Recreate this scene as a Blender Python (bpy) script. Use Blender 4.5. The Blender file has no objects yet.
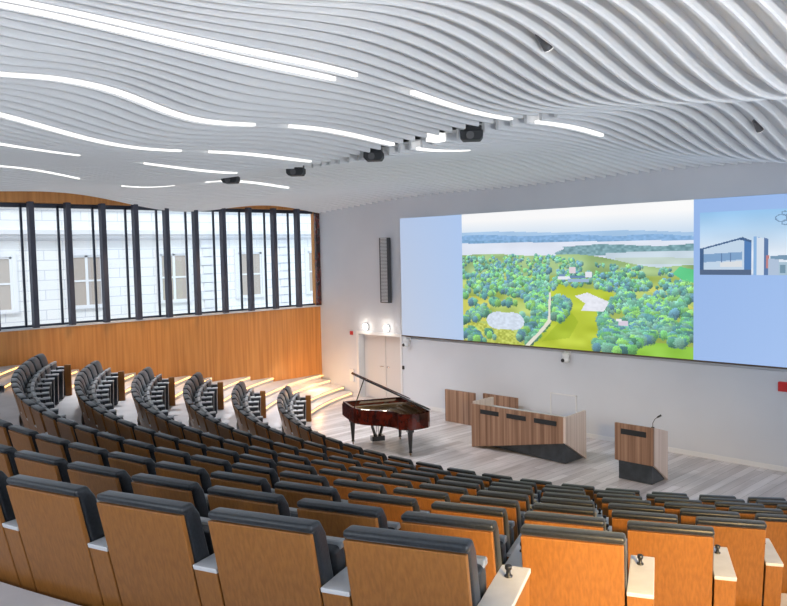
import bpy, bmesh, math, random
import numpy as np
from mathutils import Vector, Matrix
SC = bpy.context.scene
COL = SC.collection
rnd = random.Random(7)

# ------------------------------------------------------------------ camera
F_PX, YAW, PITCH, ROLL, EYE = 794.3, .80176, .06382, -.02162, 4.28
def cam_axes():
    F = Vector((-math.sin(YAW)*math.cos(PITCH), math.cos(YAW)*math.cos(PITCH), -math.sin(PITCH)))
    R = Vector((math.cos(YAW), math.sin(YAW), 0)); U = R.cross(F)
    return F, math.cos(ROLL)*R+math.sin(ROLL)*U, -math.sin(ROLL)*R+math.cos(ROLL)*U
CF, CR, CU = cam_axes()
cd = bpy.data.cameras.new('camera'); cam = bpy.data.objects.new('camera', cd); COL.objects.link(cam)
cd.sensor_width = 36; cd.sensor_fit = 'HORIZONTAL'; cd.lens = F_PX/787*36; cd.clip_start = .05; cd.clip_end = 400
cam.matrix_world = Matrix(((CR.x, CU.x, -CF.x, 0), (CR.y, CU.y, -CF.y, 0), (CR.z, CU.z, -CF.z, EYE), (0, 0, 0, 1)))
SC.camera = cam
def px_of(p):
    d = Vector(p)-Vector((0, 0, EYE)); f = d.dot(CF)
    return (393.5+F_PX*d.dot(CR)/f, 303-F_PX*d.dot(CU)/f, f)

# ------------------------------------------------------------------ helpers
class MB:
    def __init__(s): s.v = []; s.f = []; s.s = []
    def add(s, vs, fs, smooth=False):
        b = len(s.v); s.v += [tuple(v) for v in vs]
        s.f += [tuple(i+b for i in f) for f in fs]; s.s += [smooth]*len(fs)
    def box(s, a, b):
        x0, y0, z0 = [min(i, j) for i, j in zip(a, b)]; x1, y1, z1 = [max(i, j) for i, j in zip(a, b)]
        s.add([(x0,y0,z0),(x1,y0,z0),(x1,y1,z0),(x0,y1,z0),(x0,y0,z1),(x1,y0,z1),(x1,y1,z1),(x0,y1,z1)],
              [(0,3,2,1),(4,5,6,7),(0,1,5,4),(1,2,6,5),(2,3,7,6),(3,0,4,7)])
    def prism(s, A, B):          # two matching loops of points
        n = len(A)
        s.add(list(A)+list(B), [tuple(range(n))[::-1], tuple(range(n, 2*n))]+[(i, (i+1) % n, n+(i+1) % n, n+i) for i in range(n)])
    def extr(s, poly, axis, a, b):
        def P(t, q):
            if axis == 'x': return (t, q[0], q[1])
            if axis == 'y': return (q[0], t, q[1])
            return (q[0], q[1], t)
        s.prism([P(a, q) for q in poly], [P(b, q) for q in poly])
    def tube(s, pts, rad, n=10):
        pts = [Vector(p) for p in pts]
        if not isinstance(rad, (list, tuple)): rad = [rad]*len(pts)
        vs = []
        for i, p in enumerate(pts):
            t = (pts[min(i+1, len(pts)-1)]-pts[max(i-1, 0)]).normalized()
            a = Vector((1, 0, 0)) if abs(t.x) < .8 else Vector((0, 1, 0))
            e1 = t.cross(a).normalized(); e2 = t.cross(e1)
            for k in range(n):
                w = 2*math.pi*k/n; vs.append(p+rad[i]*(math.cos(w)*e1+math.sin(w)*e2))
        fs = []
        for i in range(len(pts)-1):
            for k in range(n): fs.append((i*n+k, i*n+(k+1) % n, (i+1)*n+(k+1) % n, (i+1)*n+k))
        s.add(vs, fs, True)
        s.add(vs[:n], [tuple(range(n))]); s.add(vs[-n:], [tuple(range(n))])
    def lathe(s, prof, c=(0, 0, 0), n=16):
        s.tube([(c[0], c[1], c[2]+z) for r, z in prof], [r for r, z in prof], n)
    def mesh(s, name, mat, bevel=0, seg=2, xf=None, smooth=False):
        me = bpy.data.meshes.new(name)
        vs = s.v if xf is None else [xf(v) for v in s.v]
        me.from_pydata(vs, [], s.f)
        for p, sm in zip(me.polygons, s.s): p.use_smooth = sm
        bm = bmesh.new(); bm.from_mesh(me)
        bmesh.ops.recalc_face_normals(bm, faces=bm.faces)
        if bevel:
            es = [e for e in bm.edges if len(e.link_faces) == 2 and e.calc_face_angle() > .5]
            bmesh.ops.bevel(bm, geom=es, offset=bevel, segments=seg, profile=.5, affect='EDGES', clamp_overlap=True)
        bm.to_mesh(me); bm.free()
        if smooth:
            for p in me.polygons: p.use_smooth = True
            me.set_sharp_from_angle(angle=math.radians(48))
        for m in (mat if isinstance(mat, (list, tuple)) else [mat]): me.materials.append(m)
        return me
    def build(s, name, mat, parent=None, bevel=0, seg=2, xf=None, loc=None, rz=0):
        o = bpy.data.objects.new(name, s.mesh(name, mat, bevel, seg, xf)); COL.objects.link(o)
        if parent: o.parent = parent
        if loc: o.location = loc
        o.rotation_euler.z = rz
        return o
def tag(o, label=None, cat=None, group=None, kind=None):
    for k, v in (('label', label), ('category', cat), ('group', group), ('kind', kind)):
        if v: o[k] = v
    return o
def empty(name, loc=(0, 0, 0), rz=0):
    o = bpy.data.objects.new(name, None); COL.objects.link(o); o.location = loc; o.rotation_euler.z = rz
    o.empty_display_size = .1
    return o
def ordn(n): return '%d%s' % (n, 'th' if 10 <= n % 100 <= 20 else {1: 'st', 2: 'nd', 3: 'rd'}.get(n % 10, 'th'))
def lin(c): return tuple((x/255/12.92 if x/255 <= .04045 else ((x/255+.055)/1.055)**2.4) for x in c)

# ------------------------------------------------------------------ materials
def mat(name, col, rough=.5, metal=0, spec=.5, coat=0):
    m = bpy.data.materials.new(name); m.use_nodes = True
    b = m.node_tree.nodes['Principled BSDF']
    b.inputs['Base Color'].default_value = (*col, 1); b.inputs['Roughness'].default_value = rough
    b.inputs['Metallic'].default_value = metal; b.inputs['Specular IOR Level'].default_value = spec
    b.inputs['Coat Weight'].default_value = coat
    return m
def nodes(m): return m.node_tree.nodes, m.node_tree.links, m.node_tree.nodes['Principled BSDF']
def mottled(m, c1, c2, scale=(1, 1, 1), detail=4, bump=0, coord='Object', lo=.35, hi=.65):
    N, L, B = nodes(m)
    tc = N.new('ShaderNodeTexCoord'); mp = N.new('ShaderNodeMapping'); mp.inputs['Scale'].default_value = scale
    nz = N.new('ShaderNodeTexNoise'); nz.inputs['Scale'].default_value = 1; nz.inputs['Detail'].default_value = detail
    cr = N.new('ShaderNodeValToRGB'); cr.color_ramp.elements[0].color = (*c1, 1); cr.color_ramp.elements[1].color = (*c2, 1)
    cr.color_ramp.elements[0].position = lo; cr.color_ramp.elements[1].position = hi
    L.new(tc.outputs[coord], mp.inputs['Vector']); L.new(mp.outputs[0], nz.inputs['Vector'])
    L.new(nz.outputs['Fac'], cr.inputs['Fac']); L.new(cr.outputs['Color'], B.inputs['Base Color'])
    if bump:
        bp = N.new('ShaderNodeBump'); bp.inputs['Strength'].default_value = bump; bp.inputs['Distance'].default_value = .01
        L.new(nz.outputs['Fac'], bp.inputs['Height']); L.new(bp.outputs[0], B.inputs['Normal'])
    return m
def emis(name, col, st):
    m = bpy.data.materials.new(name); m.use_nodes = True; N, L, B = nodes(m)
    B.inputs['Base Color'].default_value = (.02, .02, .02, 1)
    B.inputs['Emission Color'].default_value = (*col, 1); B.inputs['Emission Strength'].default_value = st
    return m
M = {}
M['white'] = mat('white_plaster', (.72, .73, .75), .7); mottled(M['white'], (.63, .66, .72), (.67, .70, .76), (.6, .6, .6), 3)
M['baffle'] = mat('white_baffle', (.84, .85, .86), .5)
M['slab'] = mat('ceiling_slab', (.35, .35, .37), .8)
M['wood_wall'] = mottled(mat('wall_veneer', (.5, .2, .05), .4), (.52, .20, .045), (.66, .29, .075), (14, 14, .5), 5)
M['seat_wood'] = mottled(mat('seat_veneer', (.5, .2, .05), .38), (.235, .092, .020), (.31, .124, .028), (70, 70, 1.3), 4)
M['edge_wood'] = mat('pale_edge', (.55, .38, .22), .5)
M['oak'] = mottled(mat('slatted_oak', (.3, .2, .12), .5), (.19, .10, .062), (.40, .245, .165), (16, 16, .25), 4, .2)
M['oak_light'] = mottled(mat('pale_oak', (.5, .42, .35), .5), (.52, .42, .37), (.68, .58, .53), (16, 16, .25), 4)
M['fabric'] = mottled(mat('slate_fabric', (.05, .06, .07), .42), (.009, .0115, .015), (.017, .021, .027), (60, 60, 60), 3, .1)
_b = M['fabric'].node_tree.nodes['Principled BSDF']; _b.inputs['Sheen Weight'].default_value = .18; _b.inputs['Sheen Roughness'].default_value = .4; _b.inputs['Sheen Tint'].default_value = (.8, .9, 1, 1)
M['laminate'] = mottled(mat('grey_laminate', (.55, .56, .6), .35), (.56, .57, .60), (.63, .64, .67), (8, 8, 8), 3)
M['black'] = mat('black_paint', (.012, .013, .016), .35)
M['black_matt'] = mat('black_matt', (.02, .022, .026), .6)
M['slate'] = mottled(mat('slate_laminate', (.03, .04, .05), .35), (.028, .036, .046), (.05, .06, .075), (6, 6, 6), 3)
M['frame'] = mat('anthracite_metal', (.045, .055, .08), .4, .4)
M['post'] = mat('dark_post', (.055, .058, .085), .45, .2)
M['sill'] = mat('pale_metal', (.6, .62, .65), .4)
M['rim'] = mat('grey_rim', (.30, .32, .34), .4)
M['chrome'] = mat('metal', (.6, .6, .62), .25, 1)
M['grey'] = mat('grey_grille', (.16, .16, .17), .5, .3)
M['darkgrey'] = mat('dark_grey', (.07, .07, .075), .5)
M['plastic'] = mat('white_plastic', (.75, .76, .78), .4)
M['door'] = mat('door_paint', (.66, .63, .62), .5)
M['red'] = mat('red_plastic', (.6, .03, .03), .4)
M['mahogany'] = mottled(mat('mahogany', (.12, .02, .01), .14, 0, .6, .6), (.016, .005, .004), (.12, .016, .008), (3, 9, 5), 5)
M['ebony'] = mat('ebony_lacquer', (.012, .010, .010), .14, 0, .6, .5)
M['gold'] = mat('iron_plate', (.30, .2, .09), .35, .7)
M['sound'] = mottled(mat('soundboard', (.5, .3, .12), .4), (.50, .34, .2), (.62, .45, .3), (30, 1, 1), 3)
M['ivory'] = mat('ivory', (.8, .78, .7), .3)
M['led'] = emis('led_white', (1, .98, .96), 1.6)
M['warm_led'] = emis('led_warm', (1, .50, .14), 5)
M['lamp_glow'] = emis('lamp_glow', (1, .95, .85), 14)
M['paper'] = mat('paper', (.8, .8, .78), .6)
M['stone'] = mat('pale_stone', (.8, .8, .8), .8)
M['stone_plain'] = mat('stone_trim', (.72, .72, .74), .8)
M['ext_glass'] = mat('house_glass', (.42, .36, .31), .3)
M['pavement'] = mat('pavement', (.45, .45, .45), .8)
def stone_courses():
    N, L, B = nodes(M['stone'])
    tc = N.new('ShaderNodeTexCoord'); mp = N.new('ShaderNodeMapping')
    mp.inputs['Rotation'].default_value = (0, 0, 0)
    sx = N.new('ShaderNodeSeparateXYZ'); cx = N.new('ShaderNodeCombineXYZ')
    L.new(tc.outputs['Object'], sx.inputs[0]); L.new(sx.outputs['Y'], cx.inputs['X']); L.new(sx.outputs['Z'], cx.inputs['Y'])
    br = N.new('ShaderNodeTexBrick'); br.inputs['Scale'].default_value = 1
    br.inputs['Brick Width'].default_value = 1.3; br.inputs['Row Height'].default_value = .33; br.inputs['Mortar Size'].default_value = .012
    br.inputs['Color1'].default_value = (.82, .81, .79, 1); br.inputs['Color2'].default_value = (.77, .77, .76, 1); br.inputs['Mortar'].default_value = (.52, .54, .60, 1)
    L.new(cx.outputs[0], br.inputs['Vector']); L.new(br.outputs['Color'], B.inputs['Base Color'])
stone_courses()
def floor_mat():
    m = mat('floor_boards', (.5, .48, .46), .35); N, L, B = nodes(m)
    tc = N.new('ShaderNodeTexCoord'); sx = N.new('ShaderNodeSeparateXYZ'); cx = N.new('ShaderNodeCombineXYZ')
    L.new(tc.outputs['Object'], sx.inputs[0]); L.new(sx.outputs['Y'], cx.inputs['X']); L.new(sx.outputs['X'], cx.inputs['Y'])
    br = N.new('ShaderNodeTexBrick'); br.inputs['Scale'].default_value = 1
    br.inputs['Brick Width'].default_value = 1.9; br.inputs['Row Height'].default_value = .17; br.inputs['Mortar Size'].default_value = .003
    br.inputs['Color1'].default_value = (.80, .76, .77, 1); br.inputs['Color2'].default_value = (.58, .53, .53, 1); br.inputs['Mortar'].default_value = (.2, .18, .17, 1)
    br.offset = .37
    nz = N.new('ShaderNodeTexNoise'); nz.inputs['Scale'].default_value = 1; nz.inputs['Detail'].default_value = 4
    mp = N.new('ShaderNodeMapping'); mp.inputs['Scale'].default_value = (5, .5, 1)
    L.new(tc.outputs['Object'], mp.inputs[0]); L.new(mp.outputs[0], nz.inputs['Vector'])
    mx = N.new('ShaderNodeMix'); mx.data_type = 'RGBA'; mx.blend_type = 'MULTIPLY'; mx.inputs[0].default_value = .6
    cr = N.new('ShaderNodeValToRGB'); cr.color_ramp.elements[0].position = .3; cr.color_ramp.elements[0].color = (.55, .52, .5, 1); cr.color_ramp.elements[1].position = .7; cr.color_ramp.elements[1].color = (1.2, 1.2, 1.2, 1)
    L.new(nz.outputs['Fac'], cr.inputs[0]); L.new(br.outputs['Color'], mx.inputs[6]); L.new(cr.outputs[0], mx.inputs[7]); L.new(cx.outputs[0], br.inputs['Vector'])
    L.new(mx.outputs[2], B.inputs['Base Color'])
    return m
M['floor'] = floor_mat()
M['tier'] = mottled(mat('tier_floor', (.6, .6, .62), .5), (.58, .58, .61), (.68, .68, .71), (2, 2, 2), 5)
def glass():
    m = bpy.data.materials.new('window_glass'); m.use_nodes = True; N = m.node_tree.nodes; L = m.node_tree.links
    N.remove(N['Principled BSDF']); out = N['Material Output']
    t = N.new('ShaderNodeBsdfTransparent'); t.inputs[0].default_value = (.93, .96, .97, 1)
    g = N.new('ShaderNodeBsdfGlossy'); g.inputs['Roughness'].default_value = .03
    mx = N.new('ShaderNodeMixShader'); mx.inputs[0].default_value = .05
    L.new(t.outputs[0], mx.inputs[1]); L.new(g.outputs[0], mx.inputs[2]); L.new(mx.outputs[0], out.inputs[0])
    return m
M['glass'] = glass()

# ------------------------------------------------------------------ room numbers
UL, VF = -19.3, 15.51           # left wall plane, front wall plane
CU0, CV0 = -9.41, 18.10         # centre of the seating arcs
R1, RP, RISE = 9.24, 1.002, .2651
SLABZ = 6.95
ROOM_R, ROOM_B = 4.5, -4.5
def RK(k): return R1+RP*(k-1)
def ZK(k): return RISE*(k-1)

# ------------------------------------------------------------------ floor with terraces
fl = MB()
fl.add([(UL-.3, ROOM_B, 0), (ROOM_R, ROOM_B, 0), (ROOM_R, VF+.6, 0), (UL-.3, VF+.6, 0)], [(0, 1, 2, 3)])
floor_o = fl.build('floor', M['floor']); tag(floor_o, 'pale grey-brown wooden stage floor in long boards', kind='structure')
def clampR(a):
    c, s = math.cos(a), math.sin(a); hi = 60
    if c < 0: hi = min(hi, (CU0-UL)/-c)
    if c > 0: hi = min(hi, (ROOM_R-CU0)/c)
    if s < 0: hi = min(hi, (CV0-ROOM_B)/-s)
    lo = (CV0-VF)/-s if s < -1e-4 else 99
    return lo, hi
def ring(mb, r0, r1, z0, z1, a0, a1, step=1.0):
    n = max(1, int(round((a1-a0)/step))); prev = None
    for i in range(n+1):
        a = math.radians(a0+(a1-a0)*i/n); lo, hi = clampR(a)
        ri, ro = max(r0, lo), min(r1, hi)
        cur = None
        if ro-ri > .004:
            cur = [(CU0+r*math.cos(a), CV0+r*math.sin(a), z) for r, z in ((ri, z0), (ri, z1), (ro, z1), (ro, z0))]
            if prev:
                b = len(mb.v); mb.v += prev+cur
                for f in ((0, 4, 5, 1), (1, 5, 6, 2), (2, 6, 7, 3)): mb.f.append(tuple(q+b for q in f)); mb.s.append(False)
        prev = cur
tr = MB()
for k in range(2, 14):
    ri = RK(k)-1.06 if k <= 10 else RK(k)-1.06
    ro = ri+RP if k < 13 else 60
    ring(tr, ri, ro, 0, ZK(k), -179, -1, .75)
tiers = tr.build('floor_tiers', M['tier'], floor_o); tiers['label'] = 'curved pale grey terraces carrying the seat rows'

# aisle half steps (left aisle by the windows, right aisle)
ENDA = {1: -139.8, 2: -136.3, 3: -134.8, 4: -130.2, 5: -128.0, 6: -125.2, 7: -121.0, 8: -118.0, 9: -115.5}
st = MB()
for k in range(1, 9):
    ri = RK(k+1)-1.06
    ring(st, ri-.36, ri+.01, 0, ZK(k)+RISE/2, -178, ENDA[k]-.6, .75)
for k in range(4, 11):
    ri = RK(k+1)-1.06
    aR = -90+math.degrees(math.asin(min(.99, (-1.55-CU0)/RK(k))))
    ring(st, ri-.36, ri+.01, 0, ZK(k)+RISE/2, aR, -5, .75)
o = st.build('aisle_steps', M['tier'], floor_o); o['label'] = 'low pale half steps of the side aisles'

# ------------------------------------------------------------------ walls
SILL, WTOP = 2.69, 5.58
POST = [VF-.86*i for i in range(0, 18)]
wl = MB()
wl.box((UL-.3, ROOM_B, 0), (UL, VF+.3, SILL-.04)); wl.box((UL-.3, ROOM_B, WTOP+.04), (UL, VF+.3, SLABZ))
wl.box((UL-.3, VF-.05, SILL-.04), (UL, VF+.3, WTOP+.04)); wl.box((UL-.3, ROOM_B, SILL-.04), (UL, POST[-1], WTOP+.04))
tag(wl.build('wall_left', M['wood_wall']), 'orange wood veneer wall under the windows', kind='structure')
sl = MB(); sl.box((UL-.3, POST[-1], SILL-.04), (UL+.03, VF-.02, SILL)); tag(sl.build('trim_1', M['sill']), 'pale metal window sill', kind='structure')
for i in range(len(POST)-1):
    vb, va = POST[i], POST[i+1]
    if i > 15: break
    w = MB()
    va -= .15; vb -= .15 if i else 0
    w.box((UL-.26, va, SILL), (UL-.20, va+.05, WTOP))
    w.box((UL-.26, va, SILL), (UL-.20, vb, SILL+.05)); w.box((UL-.26, va, WTOP-.06), (UL-.20, vb, WTOP+.04))
    wo = w.build('window_%d' % (i+1), M['frame'], bevel=.006, seg=1); tag(wo, 'tall narrow window with a dark metal frame, bay %d from the stage corner' % (i+1), kind='structure')
    g = MB(); g.box((UL-.235, va+.05, SILL+.04), (UL-.225, vb, WTOP-.05)); va += .15; g.build('pane', M['glass'], wo)
    p = MB(); p.box((UL-.02, va-.07, SILL), (UL+.16, va+.05, WTOP+.06)); p.build('post', M['post'], wo, bevel=.008, seg=1)
cp = MB(); cp.box((UL-.01, VF-.16, SILL), (UL+.07, VF-.001, WTOP)); tag(cp.build('trim_2', M['mahogany']), 'dark reddish wood post in the window corner', kind='structure')

# front wall: opening for the double door, a thicker lining to the right of it
DU0, DU1, DZ = -17.55, -15.76, 1.92
wf = MB()
wf.box((UL, VF, 0), (DU0, VF+.35, SLABZ)); wf.box((DU0, VF, DZ), (DU1, VF+.35, SLABZ)); wf.box((DU1, VF, 0), (ROOM_R, VF+.35, SLABZ))
wf.box((DU0, VF+.27, 0), (DU1, VF+.35, DZ))
wfo = wf.build('wall_front', M['white']); tag(wfo, 'white plaster front wall behind the stage', kind='structure')
ln = MB(); ln.box((-15.62, VF-.06, .1), (ROOM_R, VF, 1.9)); tag(ln.build('trim_3', M['white'], bevel=.004, seg=1), 'white wall lining below the screen', kind='structure')
bb = MB(); bb.box((-15.62, VF-.07, 0), (ROOM_R, VF, .1)); tag(bb.build('baseboard_front', M['plastic'], bevel=.004, seg=1), 'white skirting along the front wall', kind='structure')
bb = MB(); bb.box((UL, VF-.012, 0), (DU0-.08, VF, .1)); tag(bb.build('baseboard_left', M['plastic'], bevel=.003, seg=1), 'white skirting left of the double door', kind='structure')
jm = MB()
jm.box((DU0-.07, VF-.025, 0), (DU0+.02, VF+.26, DZ+.07)); jm.box((DU1-.02, VF-.025, 0), (DU1+.05, VF+.26, DZ+.07)); jm.box((DU0+.02, VF-.025, DZ-.02), (DU1-.02, VF+.26, DZ+.07))
tag(jm.build('trim_4', M['plastic'], bevel=.004, seg=1), 'white frame of the double door', kind='structure')
for i, (a, b) in enumerate(((DU0+.03, -16.60), (-16.585, DU1-.02))):
    d = MB(); d.box((a, VF+.19, .01), (b, VF+.235, DZ-.03)); do = d.build('door_%d' % (i+1), M['door'], bevel=.005, seg=1)
    tag(do, ('left', 'right')[i]+' leaf of the pale double door beside the stage', kind='structure')
    h = MB(); hx = -16.68 if i == 0 else -16.5
    h.tube([(hx, VF+.19, .98), (hx, VF+.14, .98), (hx+(.1 if i else -.1), VF+.14, .98)], .011, 8); h.build('door_handle', M['chrome'], do)

# ------------------------------------------------------------------ ceiling of wavy baffles
CC = np.array([[-0.1428, 0.1413, -0.0607, 0.0172, -0.0334, -0.0055, 0.0346, -0.0071, 0.0014, 0.0186], [0.092, -0.0857, 0.0135, -0.0577, -0.0583, 0.0749, -0.0527, 0.0471, 0.007, 0.0024], [-0.2364, 0.0045, 0.001, 0.028, 0.0686, -0.0327, 0.0031, 0.009, -0.015, -0.0112], [0.049, 0.0801, -0.0533, -0.0702, 0.0375, 0.009, 0.0039, -0.0245, -0.029, 0.0032], [0.0045, 0.0178, 0.0146, -0.0088, -0.0095, -0.0256, -0.0591, 0.0635, 0.0522, -0.014], [-0.0535, 0.008, 0.0157, -0.004, -0.0016, 0.005, 0.0057, 0.0069, 0.0152, -0.002]])
def zc(u, v):
    u = np.asarray(u, float); v = np.asarray(v, float)
    a = (u+20.5)/23.5*np.pi; b = (np.clip(v, -2, 16.5)+2)/18.5*np.pi
    z = np.full(np.broadcast(u, v).shape, 6.0)
    for i in range(6):
        for j in range(10): z = z+CC[i, j]*np.cos(i*a)*np.cos(j*b)
    return z+np.exp(-((u+9.12)/1.2)**2)*(.11*np.exp(-((v-4.4)/.7)**2)-.14*np.exp(-((v-2.85)/.6)**2))
ce = MB(); ce.box((UL-.3, ROOM_B, SLABZ), (ROOM_R, VF+.35, SLABZ+.25))
ceil_o = ce.build('ceiling', M['slab']); tag(ceil_o, 'ceiling hung with white wavy baffles', kind='structure')
SP, TH, FH = .26, .05, .16
SLOT0, SLOT1 = 9.02, 9.46
LEDU = {}
u = UL+.12; fin_u = []
while u < 2.6: fin_u.append(u); u += SP
for u in fin_u:
    segs = [(-3.5, VF-.01)]
    if -15.6 < u < -6.2: segs = [(-3.5, SLOT0), (SLOT1, VF-.01)]
    fb = MB()
    for a, b in segs:
        n = max(8, int((b-a)/.16)); vv = np.linspace(a, b, n+1); zz = zc(u, vv)
        vs = []
        for v, z in zip(vv, zz):
            zt = min(z+FH, SLABZ-.02)
            h_ = TH/2; vs += [(u-h_, v, zt), (u-h_, v, z+.02), (u-h_+.012, v, z), (u+h_-.012, v, z), (u+h_, v, z+.02), (u+h_, v, zt-.02), (u+SP-h_-.004, v, zt-.02), (u+SP-h_-.004, v, zt)]  # flat top web added so light bounces inside each channel
        fs = []
        for i in range(n):
            for q in range(8):
                fs.append((i*8+q, i*8+(q+1) % 8, (i+1)*8+(q+1) % 8, (i+1)*8+q))
        fs += [tuple(range(8)), tuple(range(n*8, n*8+8))[::-1]]
        fb.add(vs, fs)
    o = fb.build('baffle', M['baffle'], ceil_o)
    for p in o.data.polygons: p.use_smooth = False
def gap_u(u):      # middle of the gap nearest to u
    g = [f+SP/2 for f in fin_u]; return min(g, key=lambda q: abs(q-u))
STRIPS = [  # u, v0, v1, label
 (-6.90, 1.6, 6.1, 'long bright light strip in the ceiling, upper left, right one of the close pair'),
 (-7.16, 1.6, 6.0, 'long bright light strip in the ceiling, upper left, left one of the close pair'),
 (-9.12, 2.2, 6.3, 'bright wavy light strip in the ceiling, second from the top at left edge, left half'),
 (-9.12, 6.9, 8.95, 'wavy light strip in the ceiling ending just before the black projector slot'),
 (-11.01, 2.8, 6.2, 'bright wavy light strip running in from the left edge, third from the top'),
 (-11.01, 6.7, 8.7, 'thin light strip in the ceiling running towards the second black projector'),
 (-12.55, 3.4, 5.3, 'short wavy light strip at the left edge, fourth from the top'),
 (-12.55, 6.4, 8.2, 'light strip in the ceiling leading to the black projector furthest left'),
 (-15.95, 4.6, 6.7, 'lowest light strip at the left edge above the windows'),
 (-15.95, 7.6, 8.8, 'faint short light strip above the middle of the windows'),
 (-15.95, 9.6, 11.9, 'light strip behind the black projector furthest left'),
 (-6.77, 7.0, 8.95, 'slanting light strip in the ceiling just before the rightmost black projector'),
 (-6.77, 9.55, 11.3, 'slanting light strip in the ceiling beyond the end of the projector slot'),
 (-9.28, 9.5, 10.8, 'short light strip beyond the third black projector from the left'),
]
for u, a, b, lab in STRIPS:
    g = gap_u(u); n = int((b-a)/.12)+2; vv = np.linspace(a, b, n+1); zz = zc(g, vv)
    s_ = MB(); vs = []
    for v, z in zip(vv, zz):
        z -= .004; w = .022 if -7.5 < u < -6.8 else .034
        vs += [(g-w, v, z+.035), (g-w, v, z-.006), (g+w, v, z-.006), (g+w, v, z+.035)]
    fs = []
    for i in range(n):
        for q in range(4): fs.append((i*4+q, i*4+(q+1) % 4, (i+1)*4+(q+1) % 4, (i+1)*4+q))
    fs += [(0, 1, 2, 3), (n*4+3, n*4+2, n*4+1, n*4)]
    s_.add(vs, fs)
    tag(s_.build('ceiling_light_strip', M['led']), lab, 'ceiling light', 'light strips in the ceiling')

# black projectors hanging in the ceiling slot
def projector(u, z, lab, rz, s=1.0):
    r = empty('slot_projector', (u, 9.24, z), rz); tag(r, lab, 'projector', 'projectors in the ceiling slot')
    b = MB(); b.extr([(-.17*s, .13), (-.17*s, .04), (-.13*s, -.01), (.13*s, -.01), (.17*s, .04), (.17*s, .13)], 'y', -.15*s, .15*s); b.build('housing', M['black_matt'], r, .012)
    b = MB(); b.box((-.11*s, -.11*s, .13), (.15*s, .12*s, .20)); b.build('upper_housing', M['black'], r, .01)
    b = MB(); b.tube([(-.02*s, -.145*s, .055), (-.02*s, -.19*s, .05)], [.05*s, .06*s], 16); b.build('lens_barrel', M['darkgrey'], r)
    b = MB(); b.tube([(0, 0, .19), (0, 0, SLABZ-z)], .02, 8); b.build('hanger', M['darkgrey'], r)
projector(-7.79, 5.93, 'black projector in the ceiling slot, rightmost and largest of the four', .7, 1.0)
projector(-9.95, 5.84, 'black projector in the ceiling slot, third from the left', .7, .95)
projector(-12.12, 5.77, 'black projector in the ceiling slot, second from the left', .7, .95)
projector(-14.36, 5.80, 'black projector in the ceiling slot, furthest left', .7, .95)
sg = MB(); sg.box((-8.62, 9.12, 5.99), (-8.42, 9.36, 6.12))
tag(sg.build('slot_light', M['led'], bevel=.01), 'small square white light between the two right projectors in the ceiling slot', 'ceiling light')
for (x, y, lab) in ((545, 46, 'small brass spotlight tucked between the ceiling baffles, top centre'), (752, 130, 'small spotlight tucked between the ceiling baffles near the right edge')):
    d = (CF*F_PX+CR*(x-393.5)-CU*(y-303))/F_PX
    t = 2.0
    while t < 30 and EYE+d.z*t < float(zc(d.x*t, d.y*t))+.01: t += .02
    g = gap_u(d.x*t); r = empty('ceiling_spotlight', (g, d.y*t, EYE+d.z*t)); tag(r, lab, 'spotlight')
    b = MB(); b.tube([(0, -.05, .12), (0, .09, .0)], [.05, .052], 14); b.build('lamp_body', M['grey'], r)
    b = MB(); b.tube([(0, .088, .003), (0, .1, -.008)], .044, 14); b.build('lamp_lens', M['led'], r)
    b = MB(); b.tube([(0, -.04, .1), (0, -.04, SLABZ-(EYE+d.z*t))], .012, 8); b.build('stem', M['darkgrey'], r)

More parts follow.
